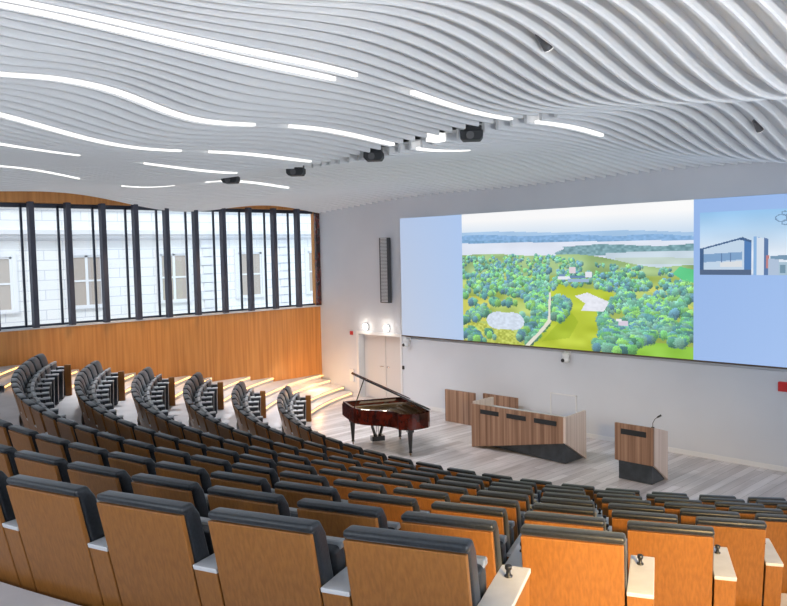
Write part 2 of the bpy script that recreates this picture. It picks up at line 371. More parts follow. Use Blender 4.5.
# ------------------------------------------------------------------ auditorium seats
ANCH = {1: (-78.2, 3.78), 2: (-88.05, 3.53), 3: (-91.55, 3.2), 4: (-79.08, 2.8), 5: (-74.77, 2.6), 6: (-63.9, 2.42), 7: (-68.15, 2.45), 8: (-69.8, 2.4), 9: (-69.3, 2.4)}
LASTR = {6: -61.4, 7: -63.2, 8: -65.0, 9: -66.9}     # left edge angle of the last seat at the right aisle
T_, SLOPE = .95, .24
def yl(z): return (T_-z)*SLOPE
def seat_meshes(k):
    R = RK(k); W = R*math.radians(ANCH[k][1]); pf = .74 if k == 1 else .785
    x0, x1 = -W/2+.006, -W/2+pf*W; xc0, xc1 = x1+.012, W/2-.002
    tap = lambda v: (v[0]*(1-v[1]/R), v[1], v[2])
    D = {}
    b = MB(); b.extr([(yl(.03), .03), (yl(.03)+.03, .03), (yl(.905)+.03, .905), (yl(.905), .905)], 'x', x0, x1)
    D['back_panel'] = b.mesh('back_panel', M['seat_wood'], .004, 1, tap)
    b = MB(); b.extr([(yl(.3)+.034, .30), (yl(.3)+.12, .30), (yl(.5)+.15, .5), (yl(.88)+.135, .88), (yl(.95)+.10, .95), (yl(.95)+.012, .95), (yl(.91)+.004, .912), (yl(.9)+.034, .905)], 'x', x0-.004, x1+.008)
    D['backrest'] = b.mesh('backrest', M['fabric'], .022, 3, tap, True)
    b = MB(); b.extr([(yl(.36)+.15, .36), (yl(.36)+.26, .34), (yl(.7)+.31, .70), (yl(.72)+.29, .76), (yl(.7)+.18, .75)], 'x', x0+.012, x1-.004)
    D['seat_cushion'] = b.mesh('seat_cushion', M['fabric'], .025, 3, tap, True)
    b = MB(); b.extr([(yl(.02)+.03, .02), (.56, .02), (.58, .62), (yl(.62)+.03, .62)], 'x', xc0, xc1)
    D['armrest'] = b.mesh('armrest', M['slate'], .003, 1, tap)
    WOODARM[k] = b.mesh('armrest', M['seat_wood'], .003, 1, tap)
    b = MB(); b.extr([(yl(.02), .02), (yl(.02)+.028, .02), (yl(.62)+.028, .62), (yl(.62), .62)], 'x', xc0, xc1)
    D['armrest_back'] = b.mesh('armrest_back', M['seat_wood'], .003, 1, tap)
    b = MB(); b.extr([(.30, .735), (.37, .735), (.36, .775), (.31, .775)], 'x', x0+.006, x1)
    D['seat_rim'] = b.mesh('seat_rim', M['rim'], .006, 1, tap)
    b = MB(); b.extr([(yl(.62)-.002, .62), (.6, .62), (.6, .645), (yl(.645)-.002, .645)], 'x', xc0-.002, xc1+.002)
    D['armrest_top'] = b.mesh('armrest_top', M['laminate'], .003, 1, tap)
    b = MB(); b.extr([(.562, .03), (.576, .03), (.594, .615), (.582, .615)], 'x', xc0+.004, xc1-.004)
    D['armrest_front'] = b.mesh('armrest_front', M['slate'], 0, 1, tap)
    xm = (xc0+xc1)/2
    b = MB(); b.lathe([(.02, .645), (.02, .652), (.011, .657), (.011, .675), (.017, .682), (.017, .698), (.008, .702)], (xm-.01, .47, 0), 10)
    D['microphone'] = b.mesh('microphone', M['black'], 0, 1, tap)
    return D
ROWN = {1: 'first', 2: 'second', 3: 'third', 4: 'fourth', 5: 'fifth', 6: 'sixth', 7: 'seventh', 8: 'eighth', 9: 'ninth'}
WOODARM = {}
nseat = 0
for k in range(1, 10):
    aA, dp = ANCH[k]; R = RK(k)
    D = seat_meshes(k)
    nl = int((aA-ENDA[k]+.25)//dp); a = aA-nl*dp
    if k in LASTR: last = LASTR[k]+.5
    else: last = -41.5
    seats = []
    while a <= last: seats.append(a); a += dp
    n = len(seats)
    proto = None
    for i, a in enumerate(seats):
        ac = math.radians(a+dp/2)
        p = (CU0+(R+.05)*math.cos(ac), CV0+(R+.05)*math.sin(ac), ZK(k))
        X, Y, dpt = px_of((p[0], p[1], p[2]+.9))
        mg = 200/max(dpt, 1)*1.5+8
        if dpt < .5 or X < -mg or X > 787+mg: continue
        o = empty('auditorium_seat', p, ac+math.pi/2)
        if k in LASTR: lab = 'slate and wood seat, %s from the right aisle end of the %s row from stage' % (ordn(n-i), ROWN[k])
        else: lab = 'slate and wood seat, %s from the window end of the %s row from stage' % (ordn(i+1), ROWN[k])
        tag(o, lab, 'auditorium seat', 'auditorium seats, %s row' % ROWN[k])
        if proto is None:
            proto = []
            for nm, me in D.items():
                c = bpy.data.objects.new(nm, me); COL.objects.link(c); c.parent = o; proto.append(c)
        else:
            for c0 in proto:
                c = c0.copy(); COL.objects.link(c); c.parent = o
        if k in LASTR and i == n-1:
            for c in o.children:
                if c.name.split('.')[0] == 'armrest': c.data = WOODARM[k]
        nseat += 1
        if i == 0 and k <= 7:
            ae = math.radians(a-.45*60/R/10)
            e = MB(); e.extr([(.50, .01), (.63, .01), (.63, .68), (.50, .68)], 'x', -.035, .035)
            ep = e.build('row_end_panel', M['seat_wood'], None, .005, 1, loc=(CU0+(R+.05)*math.cos(ae), CV0+(R+.05)*math.sin(ae), ZK(k)), rz=ae+math.pi/2)
            e = MB(); e.extr([(.12, .01), (.50, .01), (.50, .62), (.12, .62)], 'x', -.035, .035); e.build('side_box', M['slate'], ep)
            e = MB(); e.extr([(.06, .62), (.50, .62), (.50, .645), (.06, .645)], 'x', -.036, .036); e.build('armrest_top', M['laminate'], ep)
            tag(ep, 'upright wood panel closing the window end of the %s seat row' % ROWN[k], 'end panel', 'wood panels at the row ends')
print('seats', nseat)

# warm step lights on the nosings of the window-side aisle
for k in range(1, 8):
    for half in (0, 1):
        ri = RK(k+1)-1.06-(.36 if half == 0 else 0); z = ZK(k)+(RISE/2 if half == 0 else RISE)-.03
        pts = []
        a = ENDA[k]-.9
        while a > -178:
            lo, hi = clampR(math.radians(a))
            if lo < ri < hi-.02: pts.append(a)
            a -= .8
        if len(pts) < 3: continue
        s_ = MB()
        def P(a, r, zz): return (CU0+r*math.cos(math.radians(a)), CV0+r*math.sin(math.radians(a)), zz)
        s_.prism([P(a, ri-.012, z-.018) for a in pts]+[P(a, ri-.001, z-.018) for a in pts[::-1]], [P(a, ri-.012, z) for a in pts]+[P(a, ri-.001, z) for a in pts[::-1]])
        tag(s_.build('step_light', M['warm_led']), 'warm light line under the %s step edge of the window aisle beside the %s row' % (('lower', 'upper')[half], ROWN[k]), 'step light', 'warm step lights in the window aisle')

# ------------------------------------------------------------------ projection screen
SU0, SU1, SZ0, SZ1 = -15.60, -2.9, 1.985, 5.20
IU0, IU1 = -13.36, -7.25
scr = empty('projection_screen', ((SU0+SU1)/2, VF, SZ0)); tag(scr, 'huge white projection screen on the wall showing a lakeside landscape and a blue side panel', 'projection screen')
def world_child(mb, name, m, **kw):
    ox, oy, oz = scr.location; return mb.build(name, m, scr, xf=lambda v: (v[0]-ox, v[1]-oy, v[2]-oz), **kw)
b = MB(); b.box((SU0, VF-.10, SZ0), (SU1, VF-.004, SZ1)); world_child(b, 'backing', M['plastic'])
b = MB(); b.box((SU0, VF-.13, SZ0-.03), (SU1, VF-.004, SZ0)); world_child(b, 'bottom_frame', mat('bronze_frame', (.10, .07, .05), .5))
def vcol_mat(name, st):
    m = bpy.data.materials.new(name); m.use_nodes = True; N, L, B = nodes(m)
    B.inputs['Base Color'].default_value = (.03, .03, .03, 1); B.inputs['Roughness'].default_value = .9; B.inputs['Specular IOR Level'].default_value = .1
    at = N.new('ShaderNodeAttribute'); at.attribute_name = 'Col'
    L.new(at.outputs['Color'], B.inputs['Emission Color']); B.inputs['Emission Strength'].default_value = st
    return m
SCRM = vcol_mat('projected_image', .95)
def picture(name, u0, u1, z0, z1, img, y):
    h, w = img.shape[:2]; b = MB()
    us = np.linspace(u0, u1, w+1); zs = np.linspace(z0, z1, h+1)
    ox, oy, oz = scr.location
    b.v = [(float(x)-ox, y-oy, float(z)-oz) for z in zs for x in us]
    b.f = [(j*(w+1)+i, j*(w+1)+i+1, (j+1)*(w+1)+i+1, (j+1)*(w+1)+i) for j in range(h) for i in range(w)]
    me = bpy.data.meshes.new(name); me.from_pydata(b.v, [], b.f); me.materials.append(SCRM)
    ca = me.color_attributes.new('Col', 'FLOAT_COLOR', 'CORNER')
    L_ = np.clip(img.reshape(-1, 3), 0, 255)/255; L_ = np.where(L_ <= .04045, L_/12.92, ((L_+.055)/1.055)**2.4)
    L_ = np.concatenate([L_, np.ones((len(L_), 1))], 1); L_ = np.repeat(L_, 4, axis=0)
    ca.data.foreach_set('color', L_.astype(np.float32).ravel())
    o = bpy.data.objects.new(name, me); COL.objects.link(o); o.parent = scr
    return o
rs = np.random.RandomState(5)
def smooth_noise(h, w, sy, sx):
    g = rs.rand(int(h/sy)+3, int(w/sx)+3)
    yy = np.arange(h)/sy; xx = np.arange(w)/sx
    y0 = yy.astype(int); x0 = xx.astype(int); fy = (yy-y0)[:, None]; fx = (xx-x0)[None, :]
    fy = fy*fy*(3-2*fy); fx = fx*fx*(3-2*fx)
    A = g[y0][:, x0]; B_ = g[y0][:, x0+1]; C_ = g[y0+1][:, x0]; D_ = g[y0+1][:, x0+1]
    return (A*(1-fx)+B_*fx)*(1-fy)+(C_*(1-fx)+D_*fx)*fy
def inpoly(S, T, poly):
    r = np.zeros(S.shape, bool); n = len(poly)
    for i in range(n):
        (x0, y0), (x1, y1) = poly[i], poly[(i+1) % n]
        c = ((y0 > T) != (y1 > T)) & (S < (x1-x0)*(T-y0)/((y1-y0) if y1 != y0 else 1e-9)+x0)
        r ^= c
    return r
def landscape(w=320, h=180):
    T, S0 = np.mgrid[0:h, 0:w]; S0 = (S0+.5)/w; T = (T+.5)/h
    S = S0*17.3/(22.1*(1-S0)+17.3*S0)
    im = np.zeros((h, w, 3)); n1 = smooth_noise(h, w, 9, 20)[..., None]; n2 = smooth_noise(h, w, 2, 3)[..., None]; n3 = smooth_noise(h, w, 30, 60)[..., None]
    t = np.clip((T-.8)/.14, 0, 1)[..., None]
    im[:] = np.array((206, 224, 243))*(1-t)+np.array((253, 253, 254))*t
    im += (n3-.5)*4
    def paint(mask, c, var=0, nn=n1): im[mask] = (np.array(c)+(nn-.5)*var)[mask] if var else np.array(c)
    rise = -.05*S
    paint(T < .855+rise+.006*np.sin(S*11), (170, 203, 236), 12); paint(T < .83+rise+.006*np.sin(S*17), (138, 180, 224), 26, n2); paint(T < .795+rise, (128, 172, 212), 34, n2)
    paint(T < .77-.02*S, (226, 233, 247), 10)
    paint((T < .735-.01*S+.008*np.sin(S*13)) & (S > .42+.02*np.sin(T*90)) & (T > .66), (126, 166, 176), 50, n2)
    paint((T < .68+.006*np.sin(S*9)) & (S > .62), (206, 222, 234), 18, n1)
    paint((T < .66-.02*S) & (S > .66) & (T > .60), (196, 214, 206), 22, n1)
    paint(T < .675+.010*np.sin(S*14)-.09*np.clip((S-.45)/.4, 0, 1), (160, 190, 130), 60, n1)
    paint((T < .52), (176, 196, 104), 60, n1)
    paint(inpoly(S, T, [(0, .16), (.1, .16), (.13, .35), (0, .36)]), (206, 208, 96), 30, n1)
    paint(inpoly(S, T, [(0, 0), (.27, 0), (.2, .13), (0, .16)]), (190, 200, 92), 60, n2)
    paint(inpoly(S, T, [(.16, .46), (.25, .46), (.24, .56), (.18, .54)]), (196, 210, 110), 20, n1)
    lawnp = [(.285, 0), (.56, 0), (.60, .12), (.585, .24), (.60, .30), (.66, .38), (.64, .42), (.50, .44), (.42, .46), (.38, .40), (.378, .19)]
    paint(inpoly(S, T, lawnp), (188, 204, 60), 34, n1)
    paint(inpoly(S, T, [(.34, .04), (.46, .08), (.50, .2), (.46, .28), (.40, .16)]), (170, 192, 48), 22, n1)
    lowr = [(.72, 0), (1, 0), (1, .075), (.86, .09), (.78, .085)]
    paint(inpoly(S, T, lowr), (150, 204, 72), 26, n1)
    field = [(.80, .42), (.87, .40), (1, .27), (1, .33), (.90, .41), (.82, .46)]
    paint(inpoly(S, T, field), (206, 212, 110), 24, n1)
    grn = [(.91, .54), (.95, .50), (1, .48), (1, .565), (.94, .585)]
    paint(inpoly(S, T, grn), (98, 206, 140), 16, n1)
    lawn = inpoly(S, T, lawnp)
    clump = ((S-.42)/.045)**2+((T-.28)/.085)**2 < 1
    pond = ((S-.183)/.082)**2+((T-.184)/.07)**2 < 1+.16*np.sin(S*60)-.25*(T-.184)/.07
    bunker = inpoly(S, T, [(.483, .38), (.54, .405), (.634, .345), (.61, .28), (.51, .275), (.53, .33)])
    keep = (lawn & ~clump) | pond | bunker | inpoly(S, T, lowr) | inpoly(S, T, grn)
    dens = smooth_noise(h, w, 9, 16)
    ts = np.sort(rs.rand(3600))[::-1]*.69
    fld = inpoly(S, T, field)
    for t0 in ts:
        q0 = rs.rand(); i0, j0 = int(q0*w), int(t0*h)
        if i0 >= w or j0 >= h: continue
        f0 = S[j0, i0]
        if t0 > (.665 if f0 < .5 else .67-.12*f0) or keep[j0, i0]: continue
        thr = .27 if f0 > .3 or t0 > .36 else .5
        if f0 < .3 and t0 < .16: thr = .62
        if fld[j0, i0]: thr = .8
        if not clump[j0, i0] and dens[j0, i0] < thr: continue
        f = 1-t0/.69; r = (.0055+.0145*f)*(.6+.7*rs.rand())
        base = [(98, 156, 128), (106, 172, 104), (84, 142, 116), (128, 184, 100), (78, 128, 128), (112, 160, 140), (90, 134, 150)][rs.randint(7)]
        c = np.array(base)*(.84+.26*rs.rand())+np.array((22, 24, 30))*(1-f)
        ja, jb, ia, ib = max(0, j0-8), min(h, j0+9), max(0, i0-8), min(w, i0+9)
        jj, ii = np.ogrid[ja:jb, ia:ib]
        dx = (ii+.5)/w-q0; dy = ((jj+.5)/h-t0)*.56
        d = (dx/r)**2+((dy-r*.4)/(r*1.1))**2
        nn = rs.rand(*d.shape)
        mk = d < .6+.7*nn
        sh = (1+.26*np.clip(dy/r-.4-dx/r*.5, -1, 1)+.20*(nn-.5))[..., None]
        im[ja:jb, ia:ib][mk] = (c*sh)[mk]
    im[pond] = (np.array((214, 226, 242))+(n2-.5)*24)[pond]
    im[bunker] = (np.array((232, 234, 244))+(n2-.5)*16)[bunker]
    path = np.zeros((h, w), bool)
    for (a, b) in (((.276, .0), (.33, .10)), ((.33, .10), (.372, .19)), ((.372, .19), (.377, .39))):
        for q in np.linspace(0, 1, 60):
            s0, t0 = a[0]+(b[0]-a[0])*q, a[1]+(b[1]-a[1])*q
            path |= ((S-s0)/(.008 if t0 < .2 else .005))**2+((T-t0)/.011)**2 < 1
    im[path] = (232, 230, 214)
    for s0, t0, ww, hh, c in ((.44, .505, .028, .010, (232, 238, 248)), (.50, .49, .045, .010, (160, 186, 216)), (.50, .515, .035, .008, (106, 140, 180)), (.545, .53, .016, .018, (232, 234, 244)), (.475, .56, .015, .022, (226, 214, 222)), (.43, .525, .012, .008, (120, 150, 190)), (.695, .205, .02, .016, (220, 208, 226)), (.675, .225, .012, .008, (240, 240, 246))):
        im[(abs(S-s0) < ww) & (abs(T-t0) < hh)] = c
    return np.clip(im, 0, 255)
def side_panel(w, h, cl, cr, ct):
    T, S = np.mgrid[0:h, 0:w]; S = ((S+.5)/w)[..., None]; T = ((T+.5)/h)[..., None]
    return (np.array(cl)*(1-S)+np.array(cr)*S)*(1-.35*T)+np.array(ct)*.35*T
def pip(w=150, h=96):
    T, S = np.mgrid[0:h, 0:w]; S = (S+.5)/w; T = (T+.5)/h
    im = np.zeros((h, w, 3)); t = np.clip((T-.35)/.65, 0, 1)[..., None]
    im[:] = np.array((226, 236, 248))*(1-t)+np.array((150, 198, 240))*t
    im += (smooth_noise(h, w, 14, 30)[..., None]-.5)*12
    def P(poly, c): im[inpoly(S, T, poly)] = c
    P([(0, 0), (1, 0), (1, .02), (0, .02)], (200, 214, 235))
    # dark framed lab building with a sloping roof
    P([(0, .02), (.35, .02), (.35, .53), (.29, .59), (.0, .42)], (66, 98, 140))
    P([(.025, .08), (.30, .08), (.30, .53), (.27, .55), (.025, .41)], (196, 216, 236))
    P([(.03, .20), (.285, .24), (.285, .36), (.03, .33)], (128, 164, 204))
    for q in range(12): P([(.045+q*.02, .2), (.05+q*.02, .2), (.05+q*.02, .34), (.045+q*.02, .34)], (92, 124, 168))
    P([(.14, .12), (.29, .12), (.29, .22), (.14, .2)], (222, 226, 230))
    P([(.0, .0), (.35, .0), (.35, .08), (.0, .08)], (84, 104, 136))
    P([(.30, .08), (.345, .08), (.345, .5), (.30, .54)], (80, 126, 184))
    P([(.36, .0), (.40, .0), (.40, .58), (.36, .60)], (138, 180, 226)); P([(.38, .0), (.43, .0), (.43, .56), (.38, .58)], (214, 226, 240))
    P([(.43, .0), (.455, .0), (.455, .55), (.43, .57)], (92, 122, 168)); P([(.44, .1), (.46, .1), (.46, .3), (.44, .3)], (196, 130, 130))
    P([(.455, .0), (.52, .0), (.52, .25), (.455, .25)], (178, 196, 220)); P([(.47, .25), (.62, .22), (1, .22), (1, .31), (.6, .31), (.47, .29)], (120, 152, 180))
    P([(.52, .0), (1, .0), (1, .22), (.52, .2)], (170, 196, 214))
    for q in range(9): P([(.53+q*.05, .03), (.56+q*.05, .03), (.56+q*.05, .16), (.53+q*.05, .16)], (214, 224, 234) if q % 2 else (116, 148, 170))
    # ring emblem at the upper right
    for s0, t0, r in ((.532, .86, .06), (.553, .93, .035), (.556, .79, .04), (.60, .87, .05)):
        d = np.hypot((S-s0)*1.56, T-t0); im[(d < r) & (d > r-.014)] = (120, 150, 186)
    return im
fy = VF-.103
picture('side_image', SU0, IU0, SZ0, SZ1, side_panel(30, 40, (196, 206, 226), (184, 206, 240), (160, 194, 244)), fy)
picture('landscape_image', IU0, IU1, SZ0, SZ1, landscape(), fy)
picture('side_image', IU1, SU1, SZ0, SZ1, side_panel(40, 40, (160, 190, 238), (176, 206, 250), (132, 172, 232)), fy)
picture('inset_image', -7.12, -4.22, 3.70, 4.93, pip(), fy-.003)

# ------------------------------------------------------------------ wall fittings
def wedge_cam(u, z, lab):
    r = empty('wall_camera', (u, VF-.06 if u > -15 else VF-.06, z)); tag(r, lab, 'camera', 'white wall cameras under the screen')
    b = MB(); b.box((-.05, -.02, -.02), (.05, 0, .08)); b.box((-.03, -.16, .05), (.03, -.01, .075)); b.build('bracket', M['plastic'], r, .004, 1)
    b = MB(); b.lathe([(.02, .048), (.075, .045), (.085, .0), (.08, -.05)], (0, -.13, 0), 16); b.build('base', M['plastic'], r)
    b = MB(); b.lathe([(.02, -.19), (.07, -.175), (.088, -.12), (.08, -.06), (.05, -.05)], (0, -.13, 0), 16); b.build('head', M['plastic'], r)
    b = MB(); b.tube([(-.02, -.19, -.12), (-.03, -.235, -.125)], [.045, .04], 14); b.build('lens', M['black'], r)
wedge_cam(-15.36, 1.86, 'white camera on the wall under the left end of the screen')
wedge_cam(-10.22, 1.86, 'white camera on the wall under the middle of the landscape picture')
r = empty('column_speaker', (-16.22, VF, 2.86)); tag(r, 'tall slim grey column loudspeaker on the front wall left of the screen', 'loudspeaker')
b = MB(); b.box((-.17, -.17, 0), (.165, -.03, 1.83)); b.build('body', M['darkgrey'], r, .01)
b = MB()
for i in range(46): b.box((-.10, -.185, .03+i*.0392), (.145, -.165, .055+i*.0392))
b.build('grille', M['sill'], r)
b = MB(); b.box((-.05, -.03, .3), (.05, 0, .45)); b.box((-.05, -.03, 1.4), (.05, 0, 1.55)); b.build('bracket', M['darkgrey'], r)
for u, lab in ((-17.17, 'glowing round lamp above the left leaf of the double door'), (-16.28, 'glowing round lamp above the right leaf of the double door')):
    r = empty('wall_lamp', (u, VF, 2.13)); tag(r, lab, 'wall lamp', 'round lamps above the double door')
    b = MB(); b.tube([(0, 0, 0), (0, -.05, 0)], .10, 18); b.build('lamp_base', M['plastic'], r)
    b = MB(); b.tube([(0, -.05, 0), (0, -.08, 0), (0, -.10, 0)], [.092, .085, .05], 18); b.build('lamp_globe', M['lamp_glow'], r)
b = MB(); b.box((-17.90, VF-.03, 1.85), (-17.78, VF, 1.96)); o = b.build('fire_call_point', M['red'], bevel=.005); tag(o, 'small red call point on the wall left of the double door', 'call point')
b = MB(); b.box((-17.94, VF-.05, .45), (-17.76, VF, .82)); o = b.build('wall_box', M['plastic'], bevel=.01); tag(o, 'white box on the wall left of the double door, behind the raised piano lid', 'wall box')
b = MB(); b.box((-15.64, VF-.10, 1.02), (-15.58, VF-.06, 1.12)); o = b.build('wall_switch', M['black'], bevel=.004); tag(o, 'small black switch on the wall right of the double door', 'switch')
b = MB(); b.box((-5.60, VF-.14, 1.53), (-5.40, VF-.06, 1.71)); o = b.build('alarm_box', M['red'], bevel=.008); tag(o, 'red alarm box on the wall at the right edge, under the blue screen panel', 'alarm box')
r = empty('wall_hatch', (-10.37, VF-.06, .14)); tag(r, 'white framed hatch on the wall behind the desk', 'hatch')
b = MB(); b.box((-.33, -.02, 0), (.33, 0, .76)); b.build('leaf', M['white'], r, .004, 1)
b = MB()
for q in ((-.36, 0, -.33, .79), (.33, 0, .36, .79), (-.36, .76, .36, .79)): b.box((q[0], -.03, q[1]), (q[2], 0, q[3]))
b.build('hatch_frame', M['plastic'], r, .003, 1)

# ------------------------------------------------------------------ stage furniture
def slotbox(mb, u0, u1, z0, z1, v): mb.box((u0, v-.012, z0), (u1, v+.01, z1))
desk = empty('stage_desk', (-9.97, 13.1, 0)); tag(desk, 'long wood-clad panel desk on the stage with a slanted dark base and three slots', 'desk')
ox, oy, oz = desk.location
X = lambda v: (v[0]-ox, v[1]-oy, v[2]-oz)
b = MB(); b.prism([(-11.17, 13.10, .0), (-8.822, 13.12, .44), (-8.822, 13.12, .96), (-11.17, 13.10, .95)], [(-11.17, 13.15, .0), (-8.822, 13.17, .44), (-8.822, 13.17, .96), (-11.17, 13.15, .95)]); b.build('front_panel', M['oak'], desk, xf=X)
b = MB(); b.prism([(-8.77, 13.12, .45), (-8.77, 13.86, .0), (-8.77, 13.86, .99), (-8.77, 13.12, .96)], [(-8.82, 13.12, .45), (-8.82, 13.86, .0), (-8.82, 13.86, .99), (-8.82, 13.12, .96)]); b.build('side_panel', M['oak_light'], desk, xf=X)
b = MB(); b.box((-11.17, 13.15, 0), (-11.11, 13.80, 1.0)); b.build('side_panel', M['oak_light'], desk, xf=X)
b = MB(); b.box((-11.11, 13.15, .78), (-8.82, 13.80, .82)); b.build('worktop', M['laminate'], desk, xf=X)
b = MB(); b.prism([(-11.0, 13.35, .02), (-8.82, 13.19, .02), (-8.82, 13.84, .02), (-11.0, 13.7, .02)], [(-11.0, 13.35, .76), (-8.82, 13.19, .76), (-8.82, 13.78, .76), (-11.0, 13.7, .76)]); b.build('base', M['slate'], desk, xf=X)
for q in ((-10.92, -10.42), (-10.21, -9.72), (-9.51, -8.98)):
    b = MB(); slotbox(b, q[0], q[1], .765, .86, 13.11); b.build('slot', M['black_matt'], desk, xf=X)
for (u, v, w, d, lab) in ((-10.5, 13.5, .3, .21, 'white sheet of paper on the desk, left one'), (-9.75, 13.5, .34, .24, 'white sheet of paper on the desk, right one')):
    b = MB(); b.box((-w/2, -d/2, 0), (w/2, d/2, .012)); tag(b.build('paper', M['paper'], loc=(u, v, .822), rz=.2), lab, 'paper', 'papers on the stage desk')
lec = empty('lectern', (-7.24, 13.0, 0)); tag(lec, 'wooden lectern with a slanted dark base and one slot, right of the long desk', 'lectern')
ox, oy, oz = lec.location
X2 = lambda v, o=tuple(lec.location): (v[0]-o[0], v[1]-o[1], v[2]-o[2])
b = MB(); b.box((-7.62, 13.0, .36), (-6.86, 13.05, 1.05)); b.build('front_panel', M['oak'], lec, xf=X2)
for a, c in ((-6.86, -6.91), (-7.62, -7.57)):
    b = MB(); b.extr([(13.05, .36), (13.56, .0), (13.56, .90), (13.05, 1.05)], 'x', a, c); b.build('side_panel', M['oak_light'], lec, xf=X2)
b = MB(); b.extr([(13.05, 1.0), (13.54, .85), (13.54, .88), (13.05, 1.03)], 'x', -7.57, -6.91); b.build('top', M['laminate'], lec, xf=X2)
b = MB(); b.extr([(13.04, .01), (13.52, .01), (13.06, .40), (13.04, .40)], 'x', -7.56, -6.90); b.extr([(13.06, .38), (13.5, .08), (13.5, .45), (13.06, .6)], 'x', -7.56, -6.92); b.build('base', M['slate'], lec, xf=X2)
b = MB(); slotbox(b, -7.49, -6.99, .86, .96, 13.0); b.build('slot', M['black_matt'], lec, xf=X2)
mk = empty('gooseneck_microphone', (-7.02, 13.3, .985)); tag(mk, 'thin black gooseneck microphone on the lectern top', 'microphone')
b = MB(); b.lathe([(.03, -.01), (.03, .015), (.01, .02)], (0, 0, 0), 12); b.build('foot', M['black'], mk)
b = MB(); b.tube([(0, 0, .01), (.0, 0, .09), (.03, .02, .16), (.07, .05, .2)], .006, 8); b.build('neck', M['black'], mk)
b = MB(); b.tube([(.06, .043, .192), (.12, .085, .235)], [.014, .02], 10); b.build('capsule', M['black'], mk)
for (u0, u1, v, h, lab) in ((-13.39, -12.42, 14.72, .81, 'low wooden screen panel left of the desk, nearer one'), (-12.52, -11.47, 15.16, .74, 'low wooden screen panel behind the left end of the desk')):
    r = empty('stage_partition', ((u0+u1)/2, v, 0)); tag(r, lab, 'partition', 'low wooden panels behind the desk'); w = (u1-u0)/2
    b = MB(); b.box((-w, -.03, 0), (w, .03, h)); b.build('panel', M['oak'], r, .005, 1)
    b = MB(); b.box((-w+.1, -.0, 0), (-w+.16, .26, .04)); b.box((w-.16, .0, 0), (w-.1, .26, .04)); b.build('foot', M['slate'], r)

# ------------------------------------------------------------------ grand piano
PZ0, PZ1 = .60, .93
pn = empty('grand_piano', (-13.1, 12.06, 0), math.atan2(-.9, -.43)); tag(pn, 'dark red mahogany grand piano with its lid raised on the stage', 'piano')
def outline(off=0):
    pts = [(-.70+off, -.28+off), (.70-off, -.28+off), (.70-off, .42)]
    import itertools
    P0, P1, P2, P3 = Vector((.70-off, .42)), Vector((.70-off, 1.05-off)), Vector((.08-off, 1.0-off)), Vector((.02-off, 1.52-off))
    for i in range(1, 13):
        t = i/12; q = P0*(1-t)**3+3*P1*t*(1-t)**2+3*P2*t*t*(1-t)+P3*t**3; pts.append((q.x, q.y))
    for i in range(1, 8):
        w = math.pi/2*i/7*1.25; pts.append((-.28+(.30-off)*math.cos(w), 1.52+(.24-off)*math.sin(w)))
    pts.append((-.62+off, 1.66-off)); pts.append((-.70+off, 1.55-off))
    return pts
O_, I_ = outline(0), outline(.045)
b = MB(); n = len(O_)
vs = [(x, y, PZ0) for x, y in O_]+[(x, y, PZ1) for x, y in O_]+[(x, y, PZ1) for x, y in I_]+[(x, y, PZ0+.06) for x, y in I_]
fs = []
for i in range(n):
    j = (i+1) % n
    fs += [(i, j, n+j, n+i), (n+i, n+j, 2*n+j, 2*n+i), (2*n+i, 2*n+j, 3*n+j, 3*n+i)]
fs.append(tuple(range(n))[::-1])
b.add(vs, fs); b.build('case', M['mahogany'], pn)
b = MB(); b.extr([(x, y) for x, y in outline(.05)], 'z', PZ0+.06, PZ1-.13); b.build('soundboard', M['sound'], pn)
b = MB(); b.extr([(-.62, .1), (.62, .1), (.62, .22), (-.62, .22)], 'z', PZ1-.13, PZ1-.06); b.extr([(-.64, .22), (-.56, .22), (-.56, 1.5), (-.64, 1.5)], 'z', PZ1-.13, PZ1-.07)
for q in range(5):
    x = -.5+q*.22; b.extr([(x, .22), (x+.03, .22), (-.45+q*.08+.03, 1.4-q*.2), (-.45+q*.08, 1.4-q*.2)], 'z', PZ1-.13, PZ1-.08)
b.build('iron_frame', M['gold'], pn)
b = MB()
for q in range(44):
    x = -.60+q*.0277; y1 = 1.45-max(0, (x+.3))*1.15
    b.box((x, .2, PZ1-.066), (x+.003, max(.45, y1), PZ1-.063))
b.build('strings', M['chrome'], pn)
b = MB(); b.box((-.70, -.36, PZ0), (-.62, -.28, PZ1-.06)); b.box((.62, -.36, PZ0), (.70, -.28, PZ1-.06)); b.box((-.62, -.36, PZ0), (.62, -.28, PZ0+.05)); b.build('key_block', M['mahogany'], pn, .006, 1)
b = MB()
for q in range(40): b.box((-.615+q*.03078, -.35, PZ0+.05), (-.615+q*.03078+.0285, -.20, PZ0+.075))
b.build('white_keys', M['ivory'], pn)
b = MB(); b.extr([(.02, PZ1-.02), (.05, PZ1-.02), (.2, PZ1+.05), (.18, PZ1+.06)], 'x', -.42, .42); b.build('music_desk', M['ebony'], pn)
th = math.radians(27); ct, sn = math.cos(th), math.sin(th)
def lidxf(v): x, y, z = v[0]+.70, v[1], v[2]; return (-.70+x*ct-z*sn, y, PZ1+.012+x*sn+z*ct)
lid = [(x*1.02, y) for x, y in O_ if True]; lid[0] = (-.70, .02); lid[1] = (.73, .02)
b = MB(); b.extr(lid, 'z', 0, .035); b.build('lid', M['ebony'], pn, xf=lidxf)
b = MB(); b.box((-.70, -.26, .028), (.73, .02, .05)); b.v = [(v[0], -v[1]+.04, v[2]+.0) for v in b.v]; b.build('front_lid_flap', M['mahogany'], pn, xf=lidxf)
e = lidxf((.60, .62, 0)); b = MB(); b.tube([(.66, .52, PZ1-.01), e], .012, 8); b.build('prop_stick', M['ebony'], pn)
